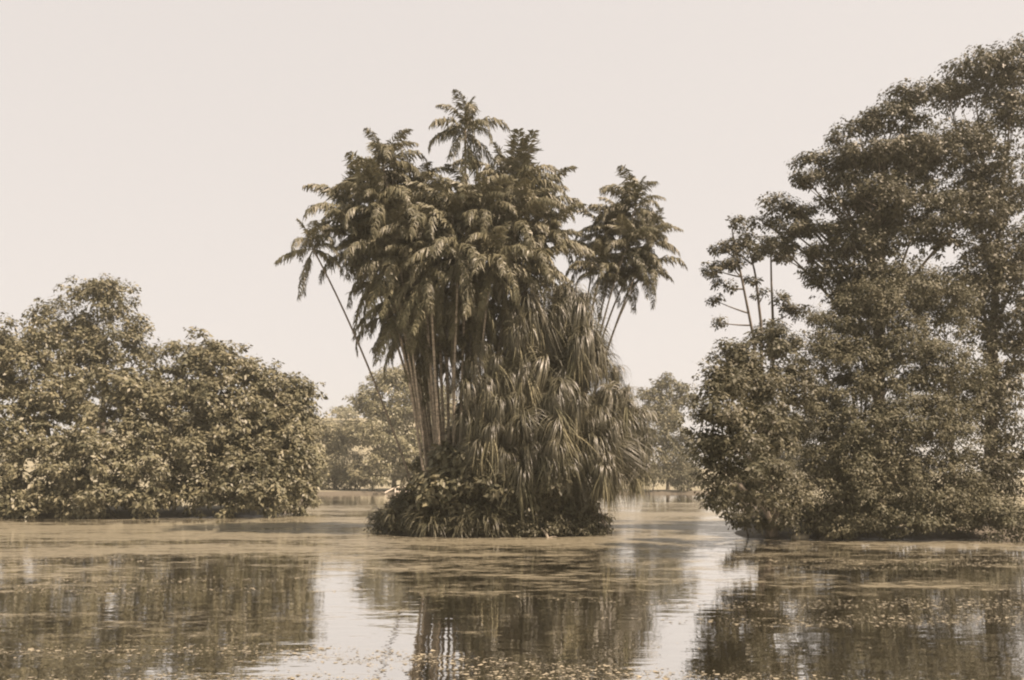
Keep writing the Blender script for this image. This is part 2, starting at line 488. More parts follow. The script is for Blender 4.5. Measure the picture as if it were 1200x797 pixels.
def palm(label, base, crown_at, ctrl=None, r=0.085, n=20, size=1.0, seed=0, droop=0.0, group='palms of the island clump', bark='palmbark'):
    global FRONDS
    if FRONDS is None:
        FRONDS = {
            'up': [frond_mesh(1, 1.38, 0.6, 2.5, 0.35), frond_mesh(2, 1.15, 1.1, 2.9, 0.5), frond_mesh(11, 1.3, 1.6, 3.0, 0.6)],
            'mid': [frond_mesh(3, 0.95, 1.5, 3.1, 0.7), frond_mesh(4, 0.75, 1.9, 3.4, 0.9), frond_mesh(5, 1.05, 2.3, 3.1), frond_mesh(12, 0.6, 1.4, 2.8, 0.8)],
            'low': [frond_mesh(6, 0.3, 1.7, 3.2), frond_mesh(7, 0.1, 1.4, 3.1), frond_mesh(8, 0.45, 2.0, 3.5), frond_mesh(13, 0.0, 1.0, 2.7)],
            'dead': [frond_mesh(9, -0.6, 0.9, 3.0), frond_mesh(10, -0.9, 0.6, 3.4), frond_mesh(14, -0.2, 1.4, 3.3)],
            'brown': [frond_mesh(15, -1.0, 0.5, 3.2, 1.0, M['dead_palm']), frond_mesh(16, -0.7, 0.8, 3.5, 1.0, M['dead_palm'])],
        }
    rng = random.Random(seed)
    base = np.asarray(base, float); crown_at = np.asarray(crown_at, float)
    t = thing('palm_tree', label, 'palm', base, group)
    if ctrl is None:
        ctrl = base * 0.45 + crown_at * 0.55
        k = rng.uniform(0.25, 0.5)
        ctrl[:2] = base[:2] * (1 - k) + crown_at[:2] * k
        ctrl[0] += rng.uniform(-0.25, 0.25)
    pts = bez(base - np.array([0, 0, 0.3]), np.asarray(ctrl, float), crown_at, 16)
    rad = r * rng.uniform(0.7, 1.1) * np.linspace(1.15, 0.8, 16); rad[0] *= 1.4
    V, Q = tube(pts, rad, 8)
    link('trunk', V - base, Q, M[bark], t, True)
    c = crown_at - base
    rot = rng.uniform(0, 2 * PI)
    for i in range(n):
        u = i / max(n - 1, 1)
        kind = 'up' if u < 0.2 else ('mid' if u < 0.58 - droop * 0.3 else ('low' if u < 0.9 - droop * 0.25 else 'dead'))
        me = rng.choice(FRONDS[kind])
        rz = rot + i * 2.39996 + rng.uniform(-0.3, 0.3)
        add_part('frond', me, t, c + np.array([0, 0, -0.35 * u + 0.1]), rz, size * rng.uniform(0.68, 1.12), rng.uniform(-0.22, 0.22))
    if group == 'palms of the island clump' and size > 0.8 and (crown_at[0] / crown_at[1]) * F + 600 > 446:
        for i in range(rng.randint(2, 4) + (1 if droop > 0.5 else 0)):
            add_part('dead_frond', rng.choice(FRONDS['brown']), t, c + np.array([0, 0, -0.45 - 0.1 * i]), rng.uniform(0, 2 * PI), size * rng.uniform(0.75, 1.15), rng.uniform(-0.15, 0.15))
    return t


def isl(px, D):
    x = (px - 600) / F * D
    return np.array([x, D, float(ground_z(np.array([x]), np.array([D]))[0])])


def build_palms():
    P = 'slender palm '
    rows = [
        # crown px, py, D, base px, base D, label, opts
        (545, 152, 50, 548, 51.5, 'tall thin palm standing clear above all the others, topmost star of fronds', dict(n=15, size=0.95)),
        (449, 196, 50, 515, 51.5, 'palm with upright fronds forming the upper left shoulder of the clump', dict(n=22)),
        (488, 224, 52, 522, 52, 'palm crown just below and left of the topmost palm', dict(n=21)),
        (608, 220, 50, 566, 51, 'palm with raised fronds just right of and below the topmost palm', dict(n=22)),
        (588, 208, 52.5, 560, 52.5, 'palm half hidden behind the crown right of the topmost palm', dict(n=19, size=0.9)),
        (634, 236, 51, 580, 51.2, 'palm forming the upper right edge of the main clump', dict(n=22)),
        (640, 280, 50, 590, 51, 'palm forming the right edge of the main clump halfway down', dict(n=21, size=0.95)),
        (439, 244, 48, 508, 50.5, 'palm with a pale upright spear and stem on the left face of the clump', dict(n=22)),
        (414, 262, 50, 516, 51.5, 'palm forming the left edge of the main clump halfway down', dict(n=21)),
        (421, 288, 49, 516, 50.6, 'palm forming the lowest left corner of the main clump, over the open sky', dict(n=20, size=0.95)),
        (490, 262, 47.5, 520, 49.8, 'palm with bright arching fronds in the upper centre left of the clump', dict(n=21)),
        (530, 252, 48, 535, 50, 'palm directly under the topmost palm, fronds arching over the clump', dict(n=22)),
        (566, 250, 48, 550, 50, 'palm in the upper middle of the clump, right of its centre line', dict(n=21)),
        (606, 262, 48.5, 565, 50.2, 'palm on the right face of the clump under its raised upper right crowns', dict(n=21)),
        (622, 312, 48.5, 580, 50, 'palm low on the right side of the clump, just above the screw pine', dict(n=20)),
        (458, 300, 47.5, 512, 49.6, 'palm low on the left face of the clump with hanging fronds', dict(n=21, droop=0.6)),
        (502, 312, 47, 518, 49, 'palm in the centre left of the clump with hanging fronds', dict(n=21, droop=0.6)),
        (538, 296, 46.8, 532, 48.8, 'palm in the dead centre of the clump with hanging fronds', dict(n=21, droop=0.5)),
        (578, 305, 47, 548, 49, 'palm in the clump behind the top left of the screw pine', dict(n=21, droop=0.6)),
        (470, 352, 49, 512, 50.4, 'short palm in the shaded underside of the clump above the bare stems, left one', dict(n=20, droop=0.9, size=0.9)),
        (515, 358, 50, 524, 50.8, 'short palm in the shaded underside of the clump above the bare stems, middle one', dict(n=20, droop=0.9, size=0.9)),
        (556, 352, 49.5, 540, 50.2, 'short palm in the shaded underside of the clump, beside the screw pine', dict(n=20, droop=0.9, size=0.9)),
        (590, 368, 51, 556, 51, 'short palm hidden behind the upper part of the screw pine', dict(n=18, droop=0.8, size=0.9)),
        (470, 326, 51, 514, 51.6, 'short palm at the lower left fringe of the clump, fronds over the leaning stem', dict(n=18, droop=0.8, size=0.85)),
        (470, 240, 53, 517, 53, 'palm at the back of the clump behind the upper left crowns', dict(n=18)),
        (550, 240, 53.5, 545, 53.4, 'palm at the back of the clump behind the crown under the topmost palm', dict(n=18)),
        (610, 330, 53, 570, 53, 'palm at the back of the clump, low on the right', dict(n=18)),
        (472, 372, 50, 508, 51, 'low palm hanging over the bare stems at the left underside of the clump', dict(n=20, droop=0.7, size=0.95)),
        (494, 394, 51, 516, 51.6, 'lowest palm of the left underside of the clump, fronds among the bare stems', dict(n=18, droop=0.9, size=0.9)),
        (520, 396, 51.5, 528, 51.8, 'lowest palm in the middle of the underside of the clump, among the bare stems', dict(n=18, droop=0.9, size=0.9)),
        (556, 400, 50.5, 542, 51, 'lowest palm of the underside of the clump touching the screw pines', dict(n=18, droop=0.9, size=0.9)),
        (470, 275, 50.5, 512, 51, 'palm inside the left half of the clump behind the bright arching crown', dict(n=20)),
        (520, 275, 50, 528, 51, 'palm inside the middle of the clump, mostly covered by its neighbours', dict(n=20)),
        (585, 285, 50.5, 556, 51.2, 'palm inside the right half of the clump, mostly covered by its neighbours', dict(n=20)),
        (492, 335, 49, 518, 50.2, 'palm inside the shaded lower left of the clump', dict(n=20, droop=0.6)),
        (545, 335, 48.6, 536, 50, 'palm inside the shaded lower middle of the clump', dict(n=20, droop=0.6)),
    ]
    for i, (cx, cy, D, bx, bD, lab, kw) in enumerate(rows):
        palm(lab, isl(bx, bD), at(cx, cy, D), seed=100 + i, **{**kw, 'size': kw.get('size', 1.0) * (0.95 if i == 0 else 1.02 + 0.03 * (i % 5)), 'n': max(13, kw.get('n', 20) - (i * 7) % 6)})
    # three leaning stems at the left of the clump
    b = isl(499, 48.5)
    palm('thin palm leaning far out to the left over the water, its small crown apart', b, at(366, 290, 48), ctrl=at(436, 420, 48.2), r=0.066, bark='bark', n=13, size=0.74, seed=301, droop=0.3)
    palm('leaning palm just inside the far leaning one, stem curving up left', isl(503, 48.8), at(442, 285, 48.6), ctrl=at(486, 440, 48.7), r=0.075, n=13, size=0.9, seed=302)
    palm('leaning palm stem second from the far leaning one, crown in the clump', isl(506, 48.4), at(462, 268, 48), ctrl=at(490, 440, 48.2), r=0.08, n=14, size=0.95, seed=303)
    # the separate group at upper right
    g = 'palms of the right hand group'
    rr = [
        (745, 242, 52, 655, 51.5, 'top palm of the small separate group right of the main clump', dict(n=19, size=0.86)),
        (711, 276, 52.5, 650, 51.8, 'left upper palm of the small separate group, facing the main clump', dict(n=17, size=0.81)),
        (764, 282, 51.5, 660, 51.2, 'right upper palm of the small separate group, fronds over the open sky', dict(n=18, size=0.83)),
        (735, 288, 51, 656, 50.8, 'middle palm of the small separate group', dict(n=18, size=0.86)),
        (755, 316, 51.5, 662, 51, 'lowest right palm of the small separate group, frond tips hanging', dict(n=17, size=0.83)),
        (705, 318, 51, 652, 50.4, 'lowest left palm of the small separate group above the screw pine', dict(n=17, size=0.86, droop=0.3)),
        (731, 260, 53, 656, 52.2, 'back palm of the small separate group, between its two upper crowns', dict(n=16, size=0.79)),
        (697, 295, 52, 650, 51.2, 'inner palm of the small separate group, filling its left side', dict(n=16, size=0.79)),
        (737, 320, 52.5, 655, 51.8, 'low inner palm of the small separate group, over the bare stems', dict(n=16, size=0.79)),
    ]
    for i, (cx, cy, D, bx, bD, lab, kw) in enumerate(rr):
        palm(lab, isl(bx, bD), at(cx, cy, D), ctrl=at((cx + 2 * 690) / 3 - 12, 400, (D + bD) / 2), r=0.06, seed=400 + i, group=g, **kw)


# ------------------------------------------------------------------ strap-leaved plants
def straps(rng, n, L, w, e_lo, e_hi, bend, seg=6, origin=(0, 0, 0), spread=0.06):
    """arching strap leaves from one heart"""
    az = rng.uniform(0, 2 * PI, n)
    e0 = rng.uniform(e_lo, e_hi, n)
    LL = L * rng.uniform(0.65, 1.15, n)
    bd = bend * rng.uniform(0.75, 1.2, n)
    P = np.asarray(origin) + rng.normal(size=(n, 3)) * spread * (1.6 if L > 1.6 else 1)
    side = np.stack([-np.sin(az), np.cos(az), rng.normal(size=n) * 0.25], -1); side = nrm(side)
    rows = []
    ww = w * np.array([0.7, 1.0, 1.0, 0.85, 0.6, 0.35, 0.08])[: seg + 1]
    wr = rng.uniform(0.8, 1.2, n)[:, None]
    for s in range(seg + 1):
        rows.append(P - side * ww[s] * wr / 2); rows.append(P + side * ww[s] * wr / 2)
        a = e0 - bd * ((s + 0.5) / seg) ** 1.1
        a = np.maximum(a, -1.5)
        d = np.stack([np.cos(az) * np.cos(a), np.sin(az) * np.cos(a), np.sin(a)], -1)
        P = P + d * (LL / seg)[:, None]
    V = np.stack(rows, 1).reshape(-1, 3)
    k = 2 * (seg + 1)
    b = np.arange(n)[:, None] * k
    Q = np.concatenate([b + np.array([[2 * s, 2 * s + 1, 2 * s + 3, 2 * s + 2]]) for s in range(seg)])
    return V, Q


def rosette_mesh(seed, n, L, w, e_lo, e_hi, bend, mat, name):
    rng = np.random.default_rng(seed)
    mb = MB(); mb.add(*straps(rng, n, L, w, e_lo, e_hi, bend))
    o = mb.build(name, mat)
    me = o.data
    bpy.data.objects.remove(o)
    return me


def screw_pine(label, base, heads, seed, sizes, roots=7, r0=0.22, variants=None):
    """branching trunk on prop roots, a rosette of hanging strap leaves at every branch end"""
    rng = np.random.default_rng(seed)
    t = thing('screw_pine', label, 'screw pine', base)
    base = np.asarray(base, float)
    cs = np.array(heads)[:100]
    top = np.array([cs[:, 0].mean() * 0.6 + base[0] * 0.4, cs[:, 1].mean() * 0.5 + base[1] * 0.5, np.percentile(cs[:, 2], 75)])
    mb = MB()
    tr = bez(base, base * 0.5 + top * 0.5, top, 12)
    mb.add(*tube(tr, np.linspace(r0, r0 * 0.5, 12), 9))
    for c in heads:
        f = np.clip((c[2] - base[2]) / (top[2] - base[2]) - 0.28, 0.12, 0.95)
        s = tr[int(f * 11)]
        mid = (s + c) / 2 - np.array([0, 0, 0.12 * np.linalg.norm(c - s)])
        mb.add(*tube(bez(s, mid, c, 8), np.linspace(r0 * 0.42, 0.045, 8), 6))
    mb.build('trunk', M['root'], t, True, base)
    for k in range(roots):
        a = k * 2.4 + 0.3
        s = tr[rng.integers(1, 4)]
        e = base + np.array([math.cos(a), math.sin(a), 0]) * rng.uniform(0.5, 1.3); e[2] = float(ground_z(np.array([e[0]]), np.array([e[1]]))[0]) - 0.25
        m2 = MB(); m2.add(*tube(bez(s, (s + e) / 2 + np.array([math.cos(a) * 0.2, math.sin(a) * 0.2, 0.3]), e, 8), np.linspace(0.035, 0.05, 8), 6))
        m2.build('prop_root', M['root'], t, True, base)
    for c in heads[:100]:
        me = variants[rng.integers(len(variants))]
        add_part('leaf_rosette', me, t, c - base, rng.uniform(0, 2 * PI), sizes * rng.uniform(0.6, 1.2), rng.normal() * 0.22)
    for k, c in enumerate(heads[:100]):
        if k % 2 == 0:
            add_part('dead_leaf_skirt', SKIRTS[k % len(SKIRTS)], t, c - base + np.array([0, 0, -0.3]), rng.uniform(0, 2 * PI), sizes * rng.uniform(0.7, 1.25), rng.normal() * 0.15)
    return t


SKIRTS = []


def build_island():
    dead = leaf_mat('dead_strap_leaf', (0.055, 0.05, 0.03), (0.19, 0.15, 0.09), 0.7, 0.2, 0.1)
    for k in range(4):
        SKIRTS.append(rosette_mesh(80 + k, 46, 2.3, 0.042, -1.35, -0.5, 0.7, dead, 'dead_leaf_skirt'))
    var = [rosette_mesh(20 + k, 165, 1.7, 0.042, -0.9, 1.1, 2.9, M['pandan'], 'leaf_rosette') for k in range(5)]
    var2 = [rosette_mesh(40 + k, 150, 2.5, 0.042, -1.2, 0.6, 2.6, M['pandan'], 'leaf_rosette') for k in range(4)]
    rng = np.random.default_rng(5)
    # big screw pine: heads over a bell-shaped mass
    def bell(cx, top, bot, wtop, wbot, n, D, dep):
        H = []
        for i in range(n):
            v = (i + rng.random()) / n
            py = top + (bot - top) * v
            hw = wtop + (wbot - wtop) * min(1, v * 1.25) ** 0.7
            a = rng.uniform(0, 2 * PI)
            rr = math.sqrt(rng.uniform(0.25, 1))
            px = cx + hw * math.cos(a) * rr + 10 * v
            d = D - dep * math.sin(a) * rr * min(1, 0.25 + v)
            H.append(at(px, py, d))
        return H
    screw_pine('huge weeping screw pine covering the right half of the island with hanging strap leaves',
               isl(655, 48.6), bell(643, 338, 555, 34, 92, 100, 47.6, 3.0), 11, 1.0, variants=var + var2)
    screw_pine('smaller screw pine with a pale top on the left flank of the huge weeping one',
               isl(590, 48.4), [at(px, py, d) for px, py, d in
                [(566, 405, 46.6), (555, 425, 46.2), (580, 420, 46.2), (548, 450, 46.0), (570, 448, 45.7), (595, 440, 46), (560, 475, 45.9), (585, 470, 45.5), (605, 465, 45.4),
                 (545, 490, 46.2), (575, 500, 45.4), (600, 500, 45.2), (560, 520, 45.6), (615, 490, 45.1), (590, 530, 45.3), (620, 525, 45.1), (640, 540, 45.2), (660, 545, 45.3), (610, 550, 45.2), (650, 515, 45)]], 12, 0.9, variants=var, r0=0.15)
    screw_pine('screw pine leaning out over the water at the right edge of the island',
               isl(690, 49), [at(px, py, d) for px, py, d in
                [(722, 430, 48.6), (735, 455, 48.4), (715, 460, 47.8), (745, 480, 48.6), (728, 490, 47.8), (700, 480, 47), (738, 510, 48), (715, 515, 47.2), (752, 505, 49),
                 (690, 520, 46.6), (725, 535, 47.4), (700, 550, 46.8), (740, 535, 48.2), (748, 520, 47.6), (715, 550, 46.6), (680, 555, 46.0), (735, 470, 47.4), (690, 490, 46.2), (752, 540, 48.6), (705, 530, 46.0)]], 13, 0.92, variants=var2, r0=0.13)
    # low strap-leaved clumps round the water's edge
    cl = [rosette_mesh(60 + k, 150, 1.5, 0.07, 0.15, 1.5, 1.9, M['strap'], 'leaves') for k in range(4)]
    names = ['at the far left tip of the island', 'with bright slanting leaves near the left tip of the island', 'second along the front bank from the left tip',
             'third along the front bank from the left tip', 'left of the middle of the front bank', 'in the middle of the front bank', 'right of the middle of the front bank',
             'below the left edge of the huge screw pine', 'below the huge screw pine trunk', 'right of the huge screw pine trunk', 'at the right tip of the island',
             'behind the right tip of the island']
    pos = [(464, 49.6), (478, 47.6), (500, 46.7), (523, 46.2), (548, 45.8), (572, 45.6), (597, 45.6), (622, 45.7), (645, 46), (668, 46.5), (690, 47.6), (699, 50)]
    rg = random.Random(9)
    for q, ((px, D), nm) in enumerate(zip(pos, names)):
        b = isl(px, D)
        tree('low_shrub', 'low dark rounded shrub ' + nm.replace('with bright slanting leaves ', ''), 'shrub', b + np.array([0, 0.5, 0]),
             [(b + np.array([rg.uniform(-0.3, 0.3), 0.3, rg.uniform(0.5, 0.9)]), (rg.uniform(0.8, 1.1), 0.8, rg.uniform(0.7, 1.0))), (b + np.array([rg.uniform(-0.6, 0.6), 0.0, 0.25]), (1.0, 0.7, 0.5))],
             'right', 0.17, 0.04, 1000 + q, 'low shrubs round the island', sub=0.32, per=46, twigs=1, spray=0.16)
        if q > 5:
            continue
        t = thing('strap_leaf_clump', 'dark clump of strap leaves ' + nm, 'clump', b, 'strap leaf clumps round the island')
        for k in range(6):
            add_part('tuft', cl[k % 4], t, (rg.uniform(-0.8, 0.8), rg.uniform(-0.5, 0.9), rg.uniform(-0.15, 0.8)), rg.uniform(0, 6.28), rg.uniform(0.5, 1.05))
    # broad-leaved bushes filling the inside of the island
    def bush(label, px, D, blobs, mat='right', leaf=0.32, seed=0, **kw):
        return tree('bush', label, 'bush', isl(px, D), blobs, mat, leaf=leaf, r0=0.08, seed=seed, group='bushes inside the island', sub=0.5, per=46, twigs=2, **kw)
    bush('broad leaved bush with shiny leaves at the foot of the palm stems', 515, 47.2, [B(506, 570, 47.2, 24, 18), B(532, 545, 47.2, 24, 24), B(552, 550, 46.8, 28, 26), B(520, 580, 46.8, 34, 24)], 'bushleft', 0.42, 31)
    bush('dark bush in the shade under the smaller screw pine', 585, 46.8, [B(580, 565, 46.4, 42, 34), B(600, 530, 47.6, 40, 40), B(560, 590, 46.4, 30, 18)], 'right', 0.34, 32)
    bush('dark bush in the shade under the huge screw pine', 645, 47, [B(640, 570, 46.6, 44, 34), B(650, 505, 48.2, 52, 60), B(645, 430, 48.6, 44, 50), B(610, 590, 46.4, 30, 20)], 'right', 0.34, 33)
    bush('dark bush in the shade near the right tip of the island', 682, 47.8, [B(680, 585, 47.2, 24, 32), B(675, 530, 48.6, 35, 40), B(660, 595, 46.6, 24, 20)], 'right', 0.34, 34)
    bush('dark bush behind the palm stems at the back of the island', 540, 53, [B(525, 545, 53, 30, 32), B(565, 510, 53, 36, 46), B(600, 480, 53, 42, 60), B(640, 470, 53, 40, 60)], 'right', 0.36, 35)
    bush('low rounded bush behind the strap leaves at the left tip of the island', 478, 49.5, [B(470, 600, 49.0, 18, 18), B(492, 588, 48.4, 24, 24), B(500, 575, 48.6, 18, 18)], 'right', 0.3, 36)
    # little feathery palm at the left end, catching the sun
    t = palm('short young palm with bright drooping fronds at the left end of the island', isl(486, 50), at(487, 556, 49.6), r=0.05, n=8, size=0.62, seed=501, droop=0.2, group='palms of the island clump')
    # pale fallen branch stub on the front bank
    b = isl(640, 45.4)
    mb = MB()
    a0 = at(634, 619, 45.2); a1 = at(642, 631, 44.9)
    mb.add(*tube(bez(a0, (a0 + a1) / 2 + np.array([0.1, 0, 0.05]), a1, 6), np.linspace(0.05, 0.08, 6), 7))
    a2 = at(652, 629, 44.9)
    mb.add(*tube(bez(a1, (a1 + a2) / 2 + np.array([0, 0, 0.04]), a2, 5), np.linspace(0.06, 0.02, 5), 6))
    o = mb.build('broken_branch', M['root'], None, True, a1)
    o.location = tuple(a1); o['label'] = 'pale broken branch lying at the waterline of the island'; o['category'] = 'branch'


# ------------------------------------------------------------------ left bank
def gz(x, y):
    return float(ground_z(np.array([float(x)]), np.array([float(y)]))[0])


def base_at(px, D):
    x = (px - 600) / F * D
    return np.array([x, D, gz(x, D)])


def build_left():
    kw = dict(sub=0.72, per=62, dens=0.85, fill=0.16, spray=0.16)
    tree('broadleaf_tree', 'big rounded broadleaf tree on the left bank, foliage down to the water', 'tree', base_at(268, 74),
         [B(232, 424, 74, 36, 34), B(270, 440, 73, 42, 36), B(318, 462, 74, 38, 34), B(345, 480, 74, 32, 40), B(215, 470, 72, 44, 42), B(265, 490, 70, 50, 44), B(320, 510, 71, 46, 46),
          B(240, 540, 69, 48, 42), B(295, 560, 68.5, 50, 38), B(345, 545, 72, 32, 44), B(352, 580, 72.5, 24, 22), B(215, 575, 68.5, 36, 28), B(260, 588, 67.6, 36, 16), B(312, 588, 68, 34, 16)],
         'bushleft', 0.38, 0.42, 601, **kw)
    tree('broadleaf_tree', 'bushy tree on the left bank overlapping the left side of the big rounded tree', 'tree', base_at(150, 70),
         [B(172, 450, 72, 30, 30), B(140, 475, 70, 44, 42), B(178, 500, 69, 34, 40), B(125, 535, 67.5, 46, 44), B(172, 552, 66.8, 30, 40), B(165, 588, 66.4, 32, 20), B(110, 585, 66.4, 40, 24)],
         'bushleft', 0.38, 0.36, 602, **kw)
    tree('broadleaf_tree', 'taller loose tree at the far left, small sprays against the sky', 'tree', base_at(118, 80),
         [B(120, 350, 80, 40, 26), B(160, 385, 80, 22, 16), B(75, 385, 80, 42, 34), B(130, 410, 79, 40, 30), B(168, 415, 80, 18, 14), B(90, 450, 78, 46, 38)],
         'bushleft', 0.36, 0.36, 603, sub=0.8, per=60, dens=0.95)
    tree('broadleaf_tree', 'spreading tree at the left end of the left bank', 'tree', base_at(20, 72),
         [B(30, 420, 74, 52, 44), B(-25, 450, 72, 50, 50), B(60, 480, 71, 46, 46), B(10, 520, 69, 56, 46), B(62, 550, 67.5, 44, 42), B(0, 580, 67, 50, 28), B(50, 590, 66.5, 36, 18)],
         'bushleft', 0.38, 0.4, 604, **kw)
    # trees that carry the bank back towards the far shore
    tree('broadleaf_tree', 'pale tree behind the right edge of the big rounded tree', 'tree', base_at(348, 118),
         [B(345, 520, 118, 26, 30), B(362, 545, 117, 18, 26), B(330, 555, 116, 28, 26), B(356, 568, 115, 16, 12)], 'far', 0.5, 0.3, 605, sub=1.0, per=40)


# ------------------------------------------------------------------ far bank
def build_far():
    g = 'trees on the far bank'
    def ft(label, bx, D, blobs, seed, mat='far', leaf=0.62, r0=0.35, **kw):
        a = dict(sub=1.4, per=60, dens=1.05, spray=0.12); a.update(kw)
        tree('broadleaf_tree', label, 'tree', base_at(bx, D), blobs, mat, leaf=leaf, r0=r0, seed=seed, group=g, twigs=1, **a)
    ft('low pale rounded tree at the far left of the far bank', 350, 178, [B(352, 530, 178, 26, 30), B(335, 550, 176, 26, 26), B(365, 560, 174, 22, 20)], 701)
    ft('pale bushy tree on the far bank in the gap beside the big rounded tree', 392, 182, [B(385, 515, 182, 22, 24), B(404, 512, 184, 20, 22), B(392, 545, 178, 28, 26), B(375, 562, 175, 20, 16), B(412, 560, 176, 20, 17)], 702)
    ft('low dark bush at the water edge in the gap left of the island', 420, 171, [B(418, 562, 171, 18, 15), B(436, 560, 171, 14, 16)], 703, r0=0.2, mat='vine')
    ft('tall rounded tree on the far bank rising just left of the palm stems', 462, 176,
       [B(455, 450, 178, 26, 20), B(432, 468, 176, 20, 18), B(478, 445, 178, 22, 18), B(450, 490, 174, 30, 22), B(485, 480, 175, 30, 28), B(430, 512, 173, 22, 20), B(465, 525, 172, 34, 26), B(445, 552, 170, 28, 20), B(490, 548, 171, 30, 24)], 704, r0=0.5)
    ft('far bank tree seen between the palm stems', 520, 180, [B(510, 470, 180, 24, 26), B(530, 500, 178, 30, 34), B(505, 535, 175, 28, 32), B(540, 545, 175, 28, 28)], 705)
    ft('far bank tree hidden behind the smaller screw pine', 580, 182, [B(575, 490, 182, 34, 30), B(600, 520, 180, 36, 36), B(570, 545, 176, 32, 28)], 706, mat='far_dark')
    ft('far bank tree hidden behind the huge screw pine', 650, 180, [B(640, 480, 180, 36, 30), B(670, 500, 180, 34, 36), B(645, 540, 176, 36, 30)], 707, mat='far_dark')
    ft('far bank tree just right of the island, edge broken by sky', 715, 182, [B(712, 485, 182, 26, 26), B(700, 520, 178, 28, 30), B(720, 545, 176, 16, 22)], 708, mat='far_dark')
    ft('taller light tree on the far bank framed between island and right trees', 783, 178,
       [B(785, 455, 178, 20, 16), B(765, 470, 177, 16, 16), B(800, 470, 178, 18, 20), B(778, 495, 175, 26, 22), B(765, 520, 173, 20, 22), B(795, 530, 172, 22, 26), B(770, 548, 171, 16, 14), B(800, 555, 170, 20, 16), B(752, 500, 175, 14, 22), B(750, 535, 173, 12, 18), B(785, 560, 170, 12, 14)], 709, mat='far_dark')
    ft('low dark bush at the water edge under the light far tree', 765, 168.5, [B(764, 564, 168.5, 9, 12), B(770, 556, 169, 10, 10)], 710, r0=0.15, mat='vine', leaf=0.5)
    ft('dark bush on the far bank beside the overhanging right tree', 806, 168.5, [B(800, 560, 168.5, 16, 16), B(815, 566, 168.5, 12, 10), B(806, 545, 169, 14, 12)], 711, r0=0.2, mat='vine', leaf=0.5)
    ft('pale tree on the far bank largely behind the right trees', 880, 185, [B(900, 510, 185, 34, 34), B(915, 540, 182, 36, 30), B(890, 560, 178, 18, 14), B(940, 520, 182, 40, 40)], 712, mat='far_dark')
    # far-off wood on the hill
    rng = np.random.default_rng(801)
    blobs = []
    for i in range(150):
        x = rng.uniform(-230, 60); y = rng.uniform(330, 420)
        z = gz(x, y)
        blobs.append((np.array([x, y, z + 2.0]), (rng.uniform(3, 5), rng.uniform(3, 5), rng.uniform(2.2, 3.4))))
    V, Q = crown(rng, blobs, 1.6, dens=0.5, sub=2.0, per=26)
    o = link('wooded_hillside', V, Q, M['far'])
    o['kind'] = 'stuff'; o['label'] = 'hazy far wood on the low hill beyond the pond'; o['category'] = 'wood'
    # white low rail by the water, left of the island
    D = 165.2
    b = base_at(470, D)
    b[2] = max(b[2], 0.1)
    t = thing('landing_rail', 'low white wooden rail at the far waterline just left of the island', 'rail', b)
    s = D / F
    def bar(name, p, q, w):
        mb = MB(); mb.add(*tube(np.linspace(np.asarray(p, float), np.asarray(q, float), 4), [w] * 4, 6)); mb.build(name, M['wood'], t)
    bar('top_rail', at(463, 571.2, D) - b, at(482, 571.2, D) - b, 0.13)
    bar('bottom_rail', at(463, 576, D) - b, at(488, 576, D) - b, 0.11)
    bar('brace', at(451, 577.5, D) - b, at(463, 571.2, D) - b, 0.11)
    bar('post', at(463, 580, D) - b, at(463, 571.2, D) - b, 0.10)
    bar('post', at(481, 580, D) - b, at(481, 571.2, D) - b, 0.10)


